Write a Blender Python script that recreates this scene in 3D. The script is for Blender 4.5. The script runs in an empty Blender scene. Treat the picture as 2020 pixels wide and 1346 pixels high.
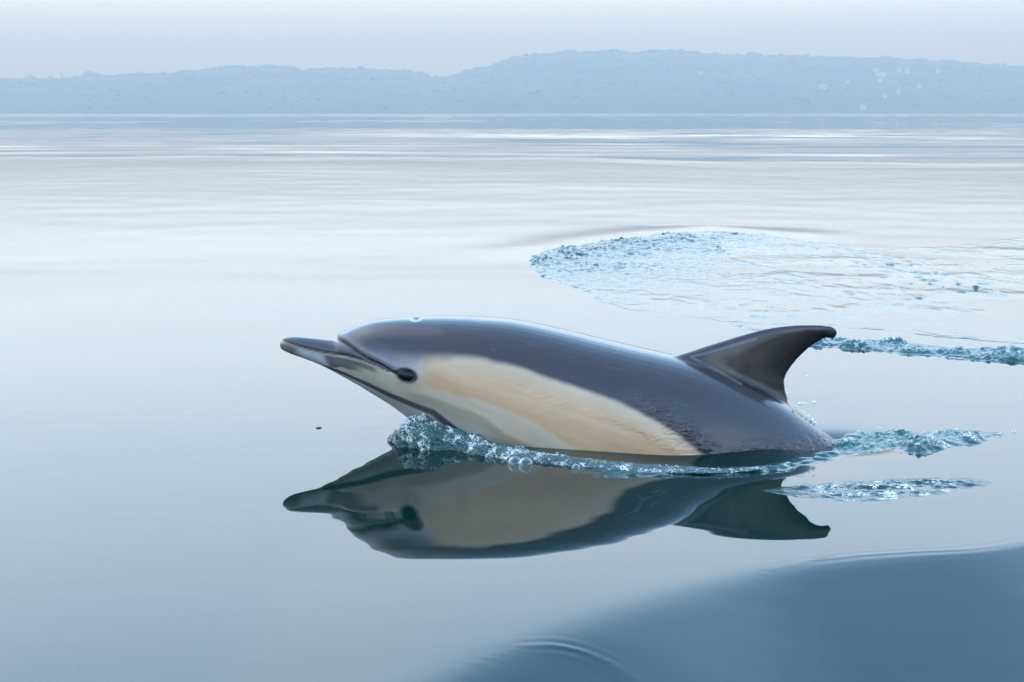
import bpy, bmesh, math, random
import numpy as np
from mathutils import Vector

sc = bpy.context.scene
C = sc.collection
rng = np.random.default_rng(7)
random.seed(7)

# ------------------------------------------------------------------ camera
CAM_H = 0.70          # metres above the water
FPX = 3000.0          # focal length in photo pixels (photo 2020 x 1346)
PITCH = math.atan((673 - 224) / FPX)
cam_d = bpy.data.cameras.new('camera')
cam = bpy.data.objects.new('camera', cam_d)
C.objects.link(cam)
cam.location = (0, 0, CAM_H)
cam.rotation_euler = (math.pi / 2 - PITCH, 0, 0)
cam_d.sensor_width = 36.0
cam_d.lens = FPX / 2020 * 36.0
cam_d.clip_start = 0.05
cam_d.clip_end = 30000
sc.camera = cam

# ------------------------------------------------------------------ sky, sun, exposure
SUN_EL, SUN_AZ = math.radians(52), math.radians(-62)     # azimuth from +Y, negative = left
world = bpy.data.worlds.new('World')
sc.world = world
world.use_nodes = True
wn = world.node_tree
bg = wn.nodes['Background']
sky = wn.nodes.new('ShaderNodeTexSky')
sky.sky_type = 'NISHITA'
sky.sun_disc = False
sky.sun_elevation = SUN_EL
sky.sun_rotation = SUN_AZ
sky.air_density = 1.0
sky.dust_density = 3.0
sky.ozone_density = 3.0
geo = wn.nodes.new('ShaderNodeTexCoord')
sep = wn.nodes.new('ShaderNodeSeparateXYZ')
wn.links.new(geo.outputs['Generated'], sep.inputs[0])
asin = wn.nodes.new('ShaderNodeMath'); asin.operation = 'ARCSINE'
wn.links.new(sep.outputs['Z'], asin.inputs[0])
mr = wn.nodes.new('ShaderNodeMapRange')
mr.inputs['From Min'].default_value = 0.0
mr.inputs['From Max'].default_value = math.pi / 2
wn.links.new(asin.outputs[0], mr.inputs['Value'])
ramp = wn.nodes.new('ShaderNodeValToRGB')            # thin hazy overcast veil, by elevation only
ramp.color_ramp.interpolation = 'B_SPLINE'
VEIL = [(0, (5.63, 6.35, 6.7)), (2.8, (5.68, 6.32, 6.8)), (4.4, (9.24, 11.28, 13.18)), (6.2, (18.91, 23.87, 29.59)), (9, (19.25, 23.94, 29.89)), (15, (20.05, 26.62, 33.9)), (22, (25.77, 34.9, 45.56)), (34, (8.59, 20.47, 36.15)), (55, (5.39, 10.33, 17.05)), (90, (4.46, 8.11, 12.67))]
VMAX = 52.0
els = ramp.color_ramp.elements
while len(els) < len(VEIL):
    els.new(0.5)
for e, (deg, col) in zip(els, VEIL):
    e.position = deg / 90.0
    e.color = (col[0] / VMAX, col[1] / VMAX, col[2] / VMAX, 1)
wn.links.new(mr.outputs[0], ramp.inputs[0])
vm = wn.nodes.new('ShaderNodeVectorMath'); vm.operation = 'SCALE'
vm.inputs['Scale'].default_value = VMAX
wn.links.new(ramp.outputs[0], vm.inputs[0])
sc_sky = wn.nodes.new('ShaderNodeVectorMath'); sc_sky.operation = 'SCALE'
sc_sky.inputs['Scale'].default_value = 0.7
wn.links.new(sky.outputs[0], sc_sky.inputs[0])
add = wn.nodes.new('ShaderNodeVectorMath'); add.operation = 'ADD'
wn.links.new(vm.outputs[0], add.inputs[0])
wn.links.new(sc_sky.outputs[0], add.inputs[1])
wn.links.new(add.outputs[0], bg.inputs['Color'])
bg.inputs['Strength'].default_value = 0.1

sun_d = bpy.data.lights.new('sun', 'SUN')
sun_d.energy = 0.5
sun_d.angle = math.radians(50)
sun_d.color = (1.0, 0.95, 0.88)
sun = bpy.data.objects.new('sun', sun_d)
C.objects.link(sun)
sdir = Vector((math.sin(SUN_AZ) * math.cos(SUN_EL), math.cos(SUN_AZ) * math.cos(SUN_EL), math.sin(SUN_EL)))
sun.rotation_euler = sdir.to_track_quat('Z', 'Y').to_euler()
sun.location = (0, 0, 50)

vs = sc.view_settings
vs.view_transform = 'Standard'
vs.look = 'None'
vs.exposure = 0.08
vs.gamma = 1.0
vs.use_curve_mapping = False
sc.cycles.max_bounces = 8
sc.cycles.transparent_max_bounces = 12
sc.cycles.caustics_reflective = False
sc.cycles.caustics_refractive = False

# ------------------------------------------------------------------ picture -> world helpers
cp, sp = math.cos(PITCH), math.sin(PITCH)

def ray(u, v):
    u = np.asarray(u, float); v = np.asarray(v, float)
    a = (u - 1010); b = (673 - v)
    return np.stack([a, FPX * cp + b * sp, -FPX * sp + b * cp], -1)

def ground(u, v, z=0.0):
    d = ray(u, v)
    t = (z - CAM_H) / d[..., 2]
    return d[..., 0] * t, d[..., 1] * t

def plane(u, v, y):
    d = ray(u, v)
    t = y / d[..., 1]
    return d[..., 0] * t, CAM_H + d[..., 2] * t

def project(p):
    x, y, z = p[:, 0], p[:, 1], p[:, 2] - CAM_H
    fw = y * cp - z * sp
    up = y * sp + z * cp
    return 1010 + FPX * x / fw, 673 - FPX * up / fw

Y0 = float(ground(1010, 851)[1])      # the plane the dolphin swims in
PX = Y0 / FPX                          # metres per photo pixel there

# ------------------------------------------------------------------ noise
_perm = rng.permutation(256)
_perm = np.concatenate([_perm, _perm, _perm])
_g = rng.normal(size=(256, 3)); _g /= np.linalg.norm(_g, axis=1)[:, None]

def noise3(x, y, z):
    x, y, z = np.broadcast_arrays(np.asarray(x, float), np.asarray(y, float), np.asarray(z, float))
    xi, yi, zi = np.floor(x).astype(int), np.floor(y).astype(int), np.floor(z).astype(int)
    xf, yf, zf = x - xi, y - yi, z - zi
    fu, fv, fw = [t * t * t * (t * (t * 6 - 15) + 10) for t in (xf, yf, zf)]
    out = 0
    for dx in (0, 1):
        for dy in (0, 1):
            for dz in (0, 1):
                h = _perm[_perm[_perm[(xi + dx) & 255] + ((yi + dy) & 255)] + ((zi + dz) & 255)]
                g = _g[h]
                dot = g[..., 0] * (xf - dx) + g[..., 1] * (yf - dy) + g[..., 2] * (zf - dz)
                w = (fu if dx else 1 - fu) * (fv if dy else 1 - fv) * (fw if dz else 1 - fw)
                out = out + w * dot
    return out * 1.6

def fbm(x, y, z, octs=3, gain=0.5):
    a, s, f = 1.0, 0, 1.0
    for i in range(octs):
        s = s + a * noise3(x * f + 17.3 * i, y * f - 9.1 * i, np.asarray(z) * f + 4.7 * i)
        a *= gain; f *= 2.03
    return s

def sst(a, b, x):
    t = np.clip((x - a) / (b - a), 0, 1)
    return t * t * (3 - 2 * t)

def poly_dist(px, py, pts, closed=False):
    """distance to a polyline; also the arc parameter (0..1) and the side (sign)"""
    pts = np.asarray(pts, float)
    if closed:
        pts = np.vstack([pts, pts[:1]])
    seg = np.linalg.norm(np.diff(pts, axis=0), axis=1)
    cum = np.concatenate([[0], np.cumsum(seg)])
    best = np.full(np.shape(px), 1e18); arc = np.zeros(np.shape(px)); side = np.zeros(np.shape(px))
    for i in range(len(seg)):
        ax, ay = pts[i]; bx, by = pts[i + 1]
        dx, dy = bx - ax, by - ay
        t = np.clip(((px - ax) * dx + (py - ay) * dy) / (seg[i] ** 2 + 1e-20), 0, 1)
        qx, qy = px - ax - t * dx, py - ay - t * dy
        d = qx * qx + qy * qy
        m = d < best
        best = np.where(m, d, best)
        arc = np.where(m, (cum[i] + t * seg[i]) / cum[-1], arc)
        side = np.where(m, np.sign(dx * qy - dy * qx), side)
    return np.sqrt(best), arc, side

def inside(px, py, pts):
    pts = np.asarray(pts, float)
    r = np.zeros(np.shape(px), bool)
    j = len(pts) - 1
    for i in range(len(pts)):
        xi, yi = pts[i]; xj, yj = pts[j]
        c = ((yi > py) != (yj > py)) & (px < (xj - xi) * (py - yi) / (yj - yi + 1e-20) + xi)
        r ^= c
        j = i
    return r

def gpts(l):
    a = np.asarray(l, float)
    x, y = ground(a[:, 0], a[:, 1])
    return np.stack([x, y], 1)

def smooth_path(pts, n):
    """Catmull-Rom resample of a polyline of any dimension"""
    p = np.asarray(pts, float)
    p = np.vstack([2 * p[0] - p[1], p, 2 * p[-1] - p[-2]])
    k = len(p) - 3
    t = np.linspace(0, k - 1e-6, n)
    i = t.astype(int); f = (t - i)[:, None]
    p0, p1, p2, p3 = p[i], p[i + 1], p[i + 2], p[i + 3]
    return 0.5 * (2 * p1 + (p2 - p0) * f + (2 * p0 - 5 * p1 + 4 * p2 - p3) * f ** 2 + (3 * p1 - p0 - 3 * p2 + p3) * f ** 3)

# ------------------------------------------------------------------ object helpers
def mesh_np(name, verts, faces, mats=(), parent=None, smooth=True):
    """faces: int array (n,3) or (n,4), or a list"""
    me = bpy.data.meshes.new(name)
    verts = np.asarray(verts, np.float32)
    if isinstance(faces, np.ndarray):
        k = faces.shape[1]; n = len(faces)
        me.vertices.add(len(verts)); me.vertices.foreach_set('co', verts.ravel())
        me.loops.add(n * k); me.loops.foreach_set('vertex_index', faces.astype(np.int32).ravel())
        me.polygons.add(n)
        me.polygons.foreach_set('loop_start', np.arange(0, n * k, k, dtype=np.int32))
        me.polygons.foreach_set('loop_total', np.full(n, k, np.int32))
    else:
        me.from_pydata([tuple(v) for v in verts], [], faces)
    me.update(calc_edges=True)
    if smooth:
        me.polygons.foreach_set('use_smooth', np.ones(len(me.polygons), bool))
    me.validate()
    for m in mats:
        me.materials.append(m)
    o = bpy.data.objects.new(name, me)
    C.objects.link(o)
    if parent:
        o.parent = parent
    return o

def grid_faces(nr, nc):
    i = np.arange(nr - 1)[:, None] * nc + np.arange(nc - 1)[None, :]
    i = i.ravel()
    return np.stack([i, i + 1, i + nc + 1, i + nc], 1)

def attr_f(o, name, vals):
    a = o.data.attributes.new(name, 'FLOAT', 'POINT')
    a.data.foreach_set('value', np.asarray(vals, np.float32).ravel())

def attr_c(o, name, vals):
    a = o.data.attributes.new(name, 'FLOAT_COLOR', 'POINT')
    v = np.ones((len(vals), 4), np.float32); v[:, :3] = vals
    a.data.foreach_set('color', v.ravel())

def tag(o, label=None, cat=None, group=None, kind=None):
    if label: o['label'] = label
    if cat: o['category'] = cat
    if group: o['group'] = group
    if kind: o['kind'] = kind
    return o

def empty(name, loc):
    o = bpy.data.objects.new(name, None)
    C.objects.link(o)
    o.location = loc
    o.empty_display_size = 0.1
    return o

def new_mat(name):
    m = bpy.data.materials.new(name)
    m.use_nodes = True
    return m, m.node_tree, m.node_tree.nodes['Principled BSDF']

# ------------------------------------------------------------------ materials
def water_material(name, deep, rough=0.015, bump=0.0, bump_scale=60, stretch=False, foam_white=(0.82, 0.80, 0.74)):
    m, nt, b = new_mat(name)
    b.inputs['IOR'].default_value = 1.333
    b.inputs['Roughness'].default_value = rough
    at = nt.nodes.new('ShaderNodeAttribute'); at.attribute_name = 'foam'
    at2 = nt.nodes.new('ShaderNodeAttribute'); at2.attribute_name = 'aerated'
    mx0 = nt.nodes.new('ShaderNodeMix'); mx0.data_type = 'RGBA'
    mx0.inputs[6].default_value = (*deep, 1)
    mx0.inputs[7].default_value = (0.020, 0.095, 0.10, 1)
    nt.links.new(at2.outputs['Fac'], mx0.inputs[0])
    mx = nt.nodes.new('ShaderNodeMix'); mx.data_type = 'RGBA'
    mx.inputs[7].default_value = (*foam_white, 1)
    nt.links.new(mx0.outputs[2], mx.inputs[6])
    fn = nt.nodes.new('ShaderNodeTexNoise'); fn.inputs['Scale'].default_value = 330; fn.inputs['Detail'].default_value = 4; fn.inputs['Roughness'].default_value = 0.7
    ft = nt.nodes.new('ShaderNodeTexCoord'); nt.links.new(ft.outputs['Object'], fn.inputs['Vector'])
    vo = nt.nodes.new('ShaderNodeTexVoronoi'); vo.feature = 'DISTANCE_TO_EDGE'; vo.inputs['Scale'].default_value = 120
    wn_ = nt.nodes.new('ShaderNodeTexNoise'); wn_.inputs['Scale'].default_value = 70; wn_.inputs['Detail'].default_value = 3
    nt.links.new(ft.outputs['Object'], wn_.inputs['Vector'])
    wv = nt.nodes.new('ShaderNodeVectorMath'); wv.operation = 'MULTIPLY_ADD'; wv.inputs[1].default_value = (0.03, 0.03, 0.03)
    nt.links.new(wn_.outputs['Color'], wv.inputs[0]); nt.links.new(ft.outputs['Object'], wv.inputs[2])
    nt.links.new(wv.outputs[0], vo.inputs['Vector'])
    f1 = nt.nodes.new('ShaderNodeMath'); f1.operation = 'MULTIPLY_ADD'; f1.inputs[1].default_value = -2.2
    nt.links.new(vo.outputs['Distance'], f1.inputs[0]); nt.links.new(at.outputs['Fac'], f1.inputs[2])
    fa = nt.nodes.new('ShaderNodeMath'); fa.operation = 'MULTIPLY_ADD'; fa.inputs[1].default_value = 0.55
    nt.links.new(fn.outputs['Fac'], fa.inputs[0]); nt.links.new(f1.outputs[0], fa.inputs[2])
    fr = nt.nodes.new('ShaderNodeMapRange'); fr.inputs['From Min'].default_value = 0.34; fr.inputs['From Max'].default_value = 0.58
    fr.inputs['To Max'].default_value = 0.9
    nt.links.new(fa.outputs[0], fr.inputs['Value'])
    nt.links.new(fr.outputs[0], mx.inputs[0])
    nt.links.new(mx.outputs[2], b.inputs['Base Color'])
    if bump:
        atr = nt.nodes.new('ShaderNodeAttribute'); atr.attribute_name = 'ripple'
        tc = nt.nodes.new('ShaderNodeTexCoord')
        nz = nt.nodes.new('ShaderNodeTexNoise')
        nz.inputs['Scale'].default_value = bump_scale
        nz.inputs['Detail'].default_value = 3
        nt.links.new(tc.outputs['Object'], nz.inputs['Vector'])
        bp = nt.nodes.new('ShaderNodeBump')
        bp.inputs['Distance'].default_value = bump
        nt.links.new(nz.outputs['Fac'], bp.inputs['Height'])
        nt.links.new(atr.outputs['Fac'], bp.inputs['Strength'])
        if stretch:
            mpg = nt.nodes.new('ShaderNodeMapping'); mpg.inputs['Scale'].default_value = (0.35, 1, 1)
            nt.links.new(tc.outputs['Object'], mpg.inputs[0]); nt.links.new(mpg.outputs[0], nz.inputs['Vector'])
        nt.links.new(bp.outputs[0], b.inputs['Normal'])
    return m

M_sea = water_material('sea_water', (0.001, 0.014, 0.012), bump=0.12, bump_scale=0.9, stretch=True)
M_chop = water_material('broken_water', (0.004, 0.036, 0.034), rough=0.03, bump=0.006, bump_scale=95)
M_splash = water_material('splash_water', (0.10, 0.22, 0.22), rough=0.02, bump=0.008, bump_scale=100)

def bubble_material():
    m, nt, b = new_mat('bubble_film')
    nt.nodes.remove(b)
    out = nt.nodes['Material Output']
    lw = nt.nodes.new('ShaderNodeLayerWeight'); lw.inputs['Blend'].default_value = 0.35
    tr = nt.nodes.new('ShaderNodeBsdfTransparent'); tr.inputs[0].default_value = (0.93, 0.97, 0.98, 1)
    gl = nt.nodes.new('ShaderNodeBsdfGlossy'); gl.inputs['Roughness'].default_value = 0.03
    gl.inputs[0].default_value = (0.95, 0.97, 1, 1)
    mr = nt.nodes.new('ShaderNodeMapRange')
    mr.inputs['To Min'].default_value = 0.03; mr.inputs['To Max'].default_value = 0.6
    nt.links.new(lw.outputs['Facing'], mr.inputs['Value'])
    mix = nt.nodes.new('ShaderNodeMixShader')
    nt.links.new(mr.outputs[0], mix.inputs[0])
    nt.links.new(tr.outputs[0], mix.inputs[1])
    nt.links.new(gl.outputs[0], mix.inputs[2])
    nt.links.new(mix.outputs[0], out.inputs['Surface'])
    return m

M_bubble = bubble_material()

m, nt, b = new_mat('water_drop')
b.inputs['Base Color'].default_value = (0.92, 0.92, 0.90, 1)
b.inputs['Roughness'].default_value = 0.02
b.inputs['IOR'].default_value = 1.333
b.inputs['Transmission Weight'].default_value = 0.2
M_drop = m

# ------------------------------------------------------------------ haze
def box_mesh(name, lo, hi, mats, parent=None):
    x0, y0, z0 = lo; x1, y1, z1 = hi
    v = [(x0, y0, z0), (x1, y0, z0), (x1, y1, z0), (x0, y1, z0), (x0, y0, z1), (x1, y0, z1), (x1, y1, z1), (x0, y1, z1)]
    f = [(0, 3, 2, 1), (4, 5, 6, 7), (0, 1, 5, 4), (1, 2, 6, 5), (2, 3, 7, 6), (3, 0, 4, 7)]
    return mesh_np(name, v, f, mats, parent, smooth=False)

hm = bpy.data.materials.new('haze_air')
hm.use_nodes = True
hn = hm.node_tree
hn.nodes.remove(hn.nodes['Principled BSDF'])
pv = hn.nodes.new('ShaderNodeVolumePrincipled')
pv.inputs['Color'].default_value = (0.305, 0.366, 0.422, 1)
pv.inputs['Absorption Color'].default_value = (0.74, 0.54, 0.31, 1)
pv.inputs['Density'].default_value = 1.15e-3
pv.inputs['Anisotropy'].default_value = 0.0
hn.links.new(pv.outputs[0], hn.nodes['Material Output'].inputs['Volume'])
haze = box_mesh('haze', (-3200, -200, -3.0), (3200, 4200, 150), [hm])
tag(haze, 'pale blue sea haze lying over the bay and veiling the far hills', 'haze', kind='stuff')

# ------------------------------------------------------------------ sea surface
def softplus(x, w):
    return w * np.logaddexp(0, x / w)

ARC_PX = [(1476, 1172), (1484, 1155), (1500, 1140), (1530, 1122), (1600, 1105), (1700, 1095), (1800, 1089), (1900, 1085), (1960, 1079), (2020, 1069), (2150, 1050), (2400, 1020)]
ARC_A = gpts(ARC_PX)
ARC_B = gpts([(880, 1400), (940, 1346), (980, 1325), (1040, 1304), (1100, 1297), (1150, 1298), (1200, 1305), (1240, 1317), (1300, 1340)])
SWELL = gpts([(400, 1700), (800, 1420), (1000, 1322), (1150, 1252), (1300, 1188), (1420, 1142), (1520, 1116)] + ARC_PX[4:] + [(3000, 960)])

SWELL_S = smooth_path(SWELL, 600)
_sx = np.linspace(SWELL_S[0, 0], SWELL_S[-1, 0], 900)
_sy = np.interp(_sx, SWELL_S[:, 0], SWELL_S[:, 1])
_k = np.exp(-np.linspace(-2.5, 2.5, int(0.30 / (_sx[1] - _sx[0])) | 1) ** 2); _k /= _k.sum()
_h = len(_k) // 2
_sy2 = np.convolve(np.concatenate([np.full(_h, _sy[0]), _sy, np.full(_h, _sy[-1])]), _k, 'valid')
SWELL_S = np.stack([_sx, _sy2], 1)
SHOULDER = gpts([(940, 526), (1000, 515), (1100, 494), (1250, 474), (1400, 463), (1540, 474), (1680, 496)])

def sea_h(x, y):
    r = np.hypot(x, y)
    h = np.zeros(np.shape(x))
    # slow swell everywhere
    h += 0.010 * noise3(x / 2.6 + 3.1, y / 1.9, 0.3) * sst(0.5, 2.0, r) * (1 - 0.75 * sst(5, 9, y))
    h += 0.0008 * noise3(x / 0.55, y / 0.40, 1.7) + 0.00010 * noise3(x / 0.16, y / 0.06, 4.7) * sst(6, 3.5, y)
    # added long low swell, rising away so mid-distance water mirrors brighter sky, then falling
    h += 0.019 * (softplus(y - 7.2, 1.6) - softplus(y - 17.5, 1.0)) - 0.0025 * (softplus(y - 20, 2.0) - softplus(y - 95, 6.0))
    # ripples further out
    far = sst(15, 23, y) * (0.25 + 0.75 * sst(-0.25, 0.35, noise3(x / 16, y / 26, 5.5)) + 0.5 * sst(28, 60, y))
    def tri(p):
        return np.abs(2 * (p - np.floor(p + 0.5)))
    gust = 0.25 + 0.95 * sst(-0.35, 0.15, noise3(x / 14, y / 22, 15.5))
    h += sst(14, 22, y) * (0.35 + 0.75 * gust) * 0.046 * tri(y / 2.6 + 0.8 * noise3(x / 5.0, y / 5, 3.3) + 0.3 * noise3(x / 1.7, y / 1.6, 4.3)) * sst(72, 50, y)
    gust2 = 0.45 + 0.75 * sst(-0.35, 0.2, noise3(x / 40, y / 50, 19.5))
    h += sst(48, 80, y) * gust2 * 0.082 * tri(y / 8.5 + 0.9 * noise3(x / 16, y / 14, 7.1) + 0.35 * noise3(x / 5, y / 5, 8.1)) * sst(420, 220, y)
    h += sst(180, 320, y) * 0.36 * tri(y / 30 + 0.9 * noise3(x / 60, y / 60, 17.1))
    m = (r < 9)
    if np.any(m):
        xm, ym = x[m], y[m]
        a = np.zeros(xm.shape)
        # foreground swell: the face turned to the camera
        sd = 0.85 * (np.interp(xm, SWELL_S[:, 0], SWELL_S[:, 1]) - ym)
        xa, xb = ARC_A[2, 0], ARC_A[4, 0]
        wd = 0.042 + (0.005 - 0.042) * sst(xa - 0.75, xb + 0.35, xm)
        sd = np.clip(sd, -2, 1.5)
        a -= 0.23 * softplus(sd - 0.010, wd) - 0.08 * softplus(sd - 0.30, 0.12)
        d, arc, side = poly_dist(xm, ym, ARC_A)
        sd = -side * d
        env = sst(ARC_A[0, 0] + 0.002, ARC_A[3, 0] + 0.02, xm)
        a += env * 0.00060 * np.cos(2 * math.pi * (sd + 0.004) / 0.021) * np.exp(-np.abs(sd + 0.005) / 0.012)
        d, arc, side = poly_dist(xm, ym, ARC_B)
        sd = -side * d
        env = sst(ARC_B[0, 0], ARC_B[2, 0], xm) * sst(ARC_B[-1, 0], ARC_B[-3, 0], xm)
        a += env * 0.00055 * np.cos(2 * math.pi * (sd + 0.004) / 0.021) * np.exp(-np.abs(sd + 0.005) / 0.012)
        a -= env * 0.05 * softplus(np.clip(sd, -1, 0.25), 0.003) * np.exp(-np.maximum(sd, 0) / 0.10)
        # low shoulder of water pushed ahead of the broken patch
        d, arc, side = poly_dist(xm, ym, SHOULDER)
        a += 0.009 * np.exp(-(d / 0.26) ** 2) * sst(0.0, 0.25, arc) * sst(1.0, 0.75, arc)
        # the sea lifts a little from the dolphin toward the camera
        wx = sst(-0.40, -0.03, xm) * sst(0.48, 0.03, xm) * 0.054
        a += wx * (softplus(2.70 - ym, 0.05) - softplus(2.24 - ym, 0.05))
        cx, cy = ground(1640, 870)
        a -= 0.024 * np.exp(-((xm - cx) / 0.12) ** 2 - ((ym - cy) / 0.09) ** 2)
        # hollow along the near flank of the dolphin
        cx, cy = ground(1400, 905)
        a -= 0.022 * np.exp(-((xm - cx) / 0.20) ** 2 - ((ym - cy) / 0.10) ** 2)
        # rings where a drop fell
        cx, cy = ground(629, 849)
        q = np.hypot(xm - cx, ym - cy)
        a += 0.0012 * np.cos(2 * math.pi * q / 0.016) * np.exp(-q / 0.010)
        for (pu, pv_, rr, am) in ((712, 849, 0.016, 0.0005), (735, 842, 0.018, 0.0004), (752, 806, 0.012, 0.0004)):
            cx, cy = ground(pu, pv_)
            q = np.hypot(xm - cx, (ym - cy))
            a += am * np.exp(-((q - rr) / 0.005) ** 2)
        h[m] += a
    return h

def axis_x():
    xs = [0.0]
    step = 0.0135
    while xs[-1] < 2600:
        if xs[-1] > 2.4:
            step = min(step * 1.085, 0.32 if xs[-1] < 30 else 1e9)
        xs.append(xs[-1] + step)
    xs = np.array(xs)
    return np.concatenate([-xs[:0:-1], xs])

def axis_y():
    ys = [1.72]
    while ys[-1] < 2560:
        y = ys[-1]
        if y < 2.55: s = 0.0034
        elif y < 4.6: s = 0.014
        elif y < 9: s = 0.022
        elif y < 110: s = max(0.022, 0.00027 * y * y)
        else: s = 0.025 * y
        ys.append(y + s)
    back = [1.72]
    s = 0.02
    while back[-1] > -120:
        s *= 1.15
        back.append(back[-1] - s)
    return np.concatenate([np.array(back[:0:-1]), np.array(ys)])

gx, gy = axis_x(), axis_y()
X, Y = np.meshgrid(gx, gy)
Z = sea_h(X, Y)
sea = mesh_np('sea', np.stack([X.ravel(), Y.ravel(), Z.ravel()], 1), grid_faces(len(gy), len(gx)), [M_sea])
attr_f(sea, 'ripple', 1.2 * sst(150, 500, Y) * (Y < 2600))
tag(sea, 'calm glassy sea mirroring the pale sky', kind='structure')
print('sea verts', X.size)

# ------------------------------------------------------------------ far hills
SKY_L = np.array([(-1800, 170), (-900, 172), (-300, 165), (0, 159), (100, 158), (160, 152), (210, 150), (300, 153), (330, 145), (400, 140), (480, 132), (520, 130), (600, 138), (680, 134), (760, 138), (800, 140), (850, 151), (880, 153), (930, 142), (980, 124), (1050, 109), (1110, 103), (1170, 102), (1240, 107), (1320, 102), (1400, 109), (1500, 111), (1600, 112), (1700, 115), (1800, 121), (1900, 128), (2020, 134), (2400, 140), (3200, 150), (4200, 160)], float)
YS, YR = 2200.0, 3100.0       # shore and ridge distances
rx, rz = plane(SKY_L[:, 0], SKY_L[:, 1], YR)

def hill_h(x, y):
    top = np.interp(x, rx, rz) - 6.5
    t = (y - YS) / (YR - YS)
    prof = np.where(t < 1, np.sin(np.clip(t, 0, 1) * math.pi / 2) ** 0.8, 1 - 0.35 * np.clip(t - 1, 0, 1.6))
    prof = np.where(t < 0, t * 0.2, prof)
    h = top * prof
    bumps = 9 * noise3(x / 150, y / 120, 9.0) + 4 * noise3(x / 60, y / 60, 2.0)
    return h + bumps * np.clip(t * 5, 0, 1) * np.clip((1 - t) * 4, 0, 1) + 1.2 * np.clip(t * 60, 0, 1)

hx = np.linspace(-2400, 2400, 500)
hy = np.linspace(YS - 20, YR + 420, 110)
HX, HY = np.meshgrid(hx, hy)
SH = 14 * noise3(HX / 200, HX * 0 + 3.0, 1.0)
HYs = HY + SH
HZ = hill_h(HX, HY)
m, nt, b = new_mat('hill_ground')
b.inputs['Roughness'].default_value = 0.9
tc = nt.nodes.new('ShaderNodeTexCoord')
nz = nt.nodes.new('ShaderNodeTexVoronoi'); nz.inputs['Scale'].default_value = 0.011
nt.links.new(tc.outputs['Object'], nz.inputs['Vector'])
cr = nt.nodes.new('ShaderNodeValToRGB')
cr.color_ramp.elements[0].color = (0.024, 0.04, 0.018, 1)
cr.color_ramp.elements[1].color = (0.040, 0.056, 0.026, 1)
nt.links.new(nz.outputs['Color'], cr.inputs[0])
nt.links.new(cr.outputs[0], b.inputs['Base Color'])
hills = mesh_np('hills', np.stack([HX.ravel(), HYs.ravel(), HZ.ravel()], 1), grid_faces(len(hy), len(hx)), [m])
tag(hills, 'long low wooded headland fading blue in the haze', kind='structure')

def ico(sub):
    bm = bmesh.new(); bmesh.ops.create_icosphere(bm, subdivisions=sub, radius=1)
    v = np.array([tuple(q.co) for q in bm.verts]); f = np.array([[q.index for q in p.verts] for p in bm.faces])
    bm.free()
    return v, f

ICO1, ICO2 = ico(1), ico(2)
ICO3 = ico(3)

def scatter_blobs(name, cen, rad, base, mats, jitter=0.25, squash=None, attr=None):
    bv, bf = base
    n = len(cen)
    j = 1 + jitter * rng.uniform(-1, 1, (n, len(bv), 1))
    sq = np.ones((n, 1, 3)) if squash is None else squash[:, None, :]
    V = cen[:, None, :] + bv[None] * j * rad[:, None, None] * sq
    F = bf[None] + (np.arange(n) * len(bv))[:, None, None]
    return mesh_np(name, V.reshape(-1, 3), F.reshape(-1, 3), mats)

m, nt, b = new_mat('foliage')
b.inputs['Roughness'].default_value = 0.9
tc = nt.nodes.new('ShaderNodeTexCoord')
nz = nt.nodes.new('ShaderNodeTexNoise'); nz.inputs['Scale'].default_value = 0.03; nz.inputs['Detail'].default_value = 4
nt.links.new(tc.outputs['Object'], nz.inputs['Vector'])
cr = nt.nodes.new('ShaderNodeValToRGB')
cr.color_ramp.elements[0].position = 0.35; cr.color_ramp.elements[0].color = (0.028, 0.043, 0.019, 1)
cr.color_ramp.elements[1].position = 0.7; cr.color_ramp.elements[1].color = (0.045, 0.062, 0.030, 1)
nt.links.new(nz.outputs['Fac'], cr.inputs[0])
nt.links.new(cr.outputs[0], b.inputs['Base Color'])
M_leaf = m

n = 2500
tx = rng.uniform(-1500, 1500, n); ty = YS + (YR - YS) * rng.uniform(0.02, 1.03, n)
keep = (noise3(tx / 90, ty / 60, 4.4) > -0.22)
tx, ty = tx[keep], ty[keep]
n2 = 2200
tx2 = np.linspace(-1500, 1500, n2) + rng.uniform(-3, 3, n2); ty2 = YR + rng.uniform(-12, 12, n2)
tx = np.concatenate([tx, tx2]); ty = np.concatenate([ty, ty2])
tr = np.where(np.arange(len(tx)) > len(tx) - n2, 2.6 + 4.5 * np.clip(noise3(tx / 40, 0.37, 3.3) + 0.5 * noise3(tx / 15, 0.41, 4.3) + 0.2, 0, 1) + 4.0 * rng.random(len(tx)) ** 4, rng.uniform(2.0, 3.4, len(tx))) * (1 + 0.35 * np.clip(noise3(tx / 35, ty / 35, 8), -1, 1))
tz = hill_h(tx, ty) + tr * 0.5
tys = ty + 14 * noise3(tx / 200, tx * 0 + 3.0, 1.0)
wood = scatter_blobs('woodland', np.stack([tx, tys, tz], 1), tr, ICO1, [M_leaf], 0.3,
                     np.stack([rng.uniform(0.9, 1.6, len(tx)), rng.uniform(0.9, 1.4, len(tx)), np.where(np.arange(len(tx)) > len(tx) - n2, rng.uniform(0.8, 1.25, len(tx)), 0.6)], 1))
tag(wood, 'unbroken woodland covering the far headland, blue with distance', 'woodland', kind='stuff')

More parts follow.
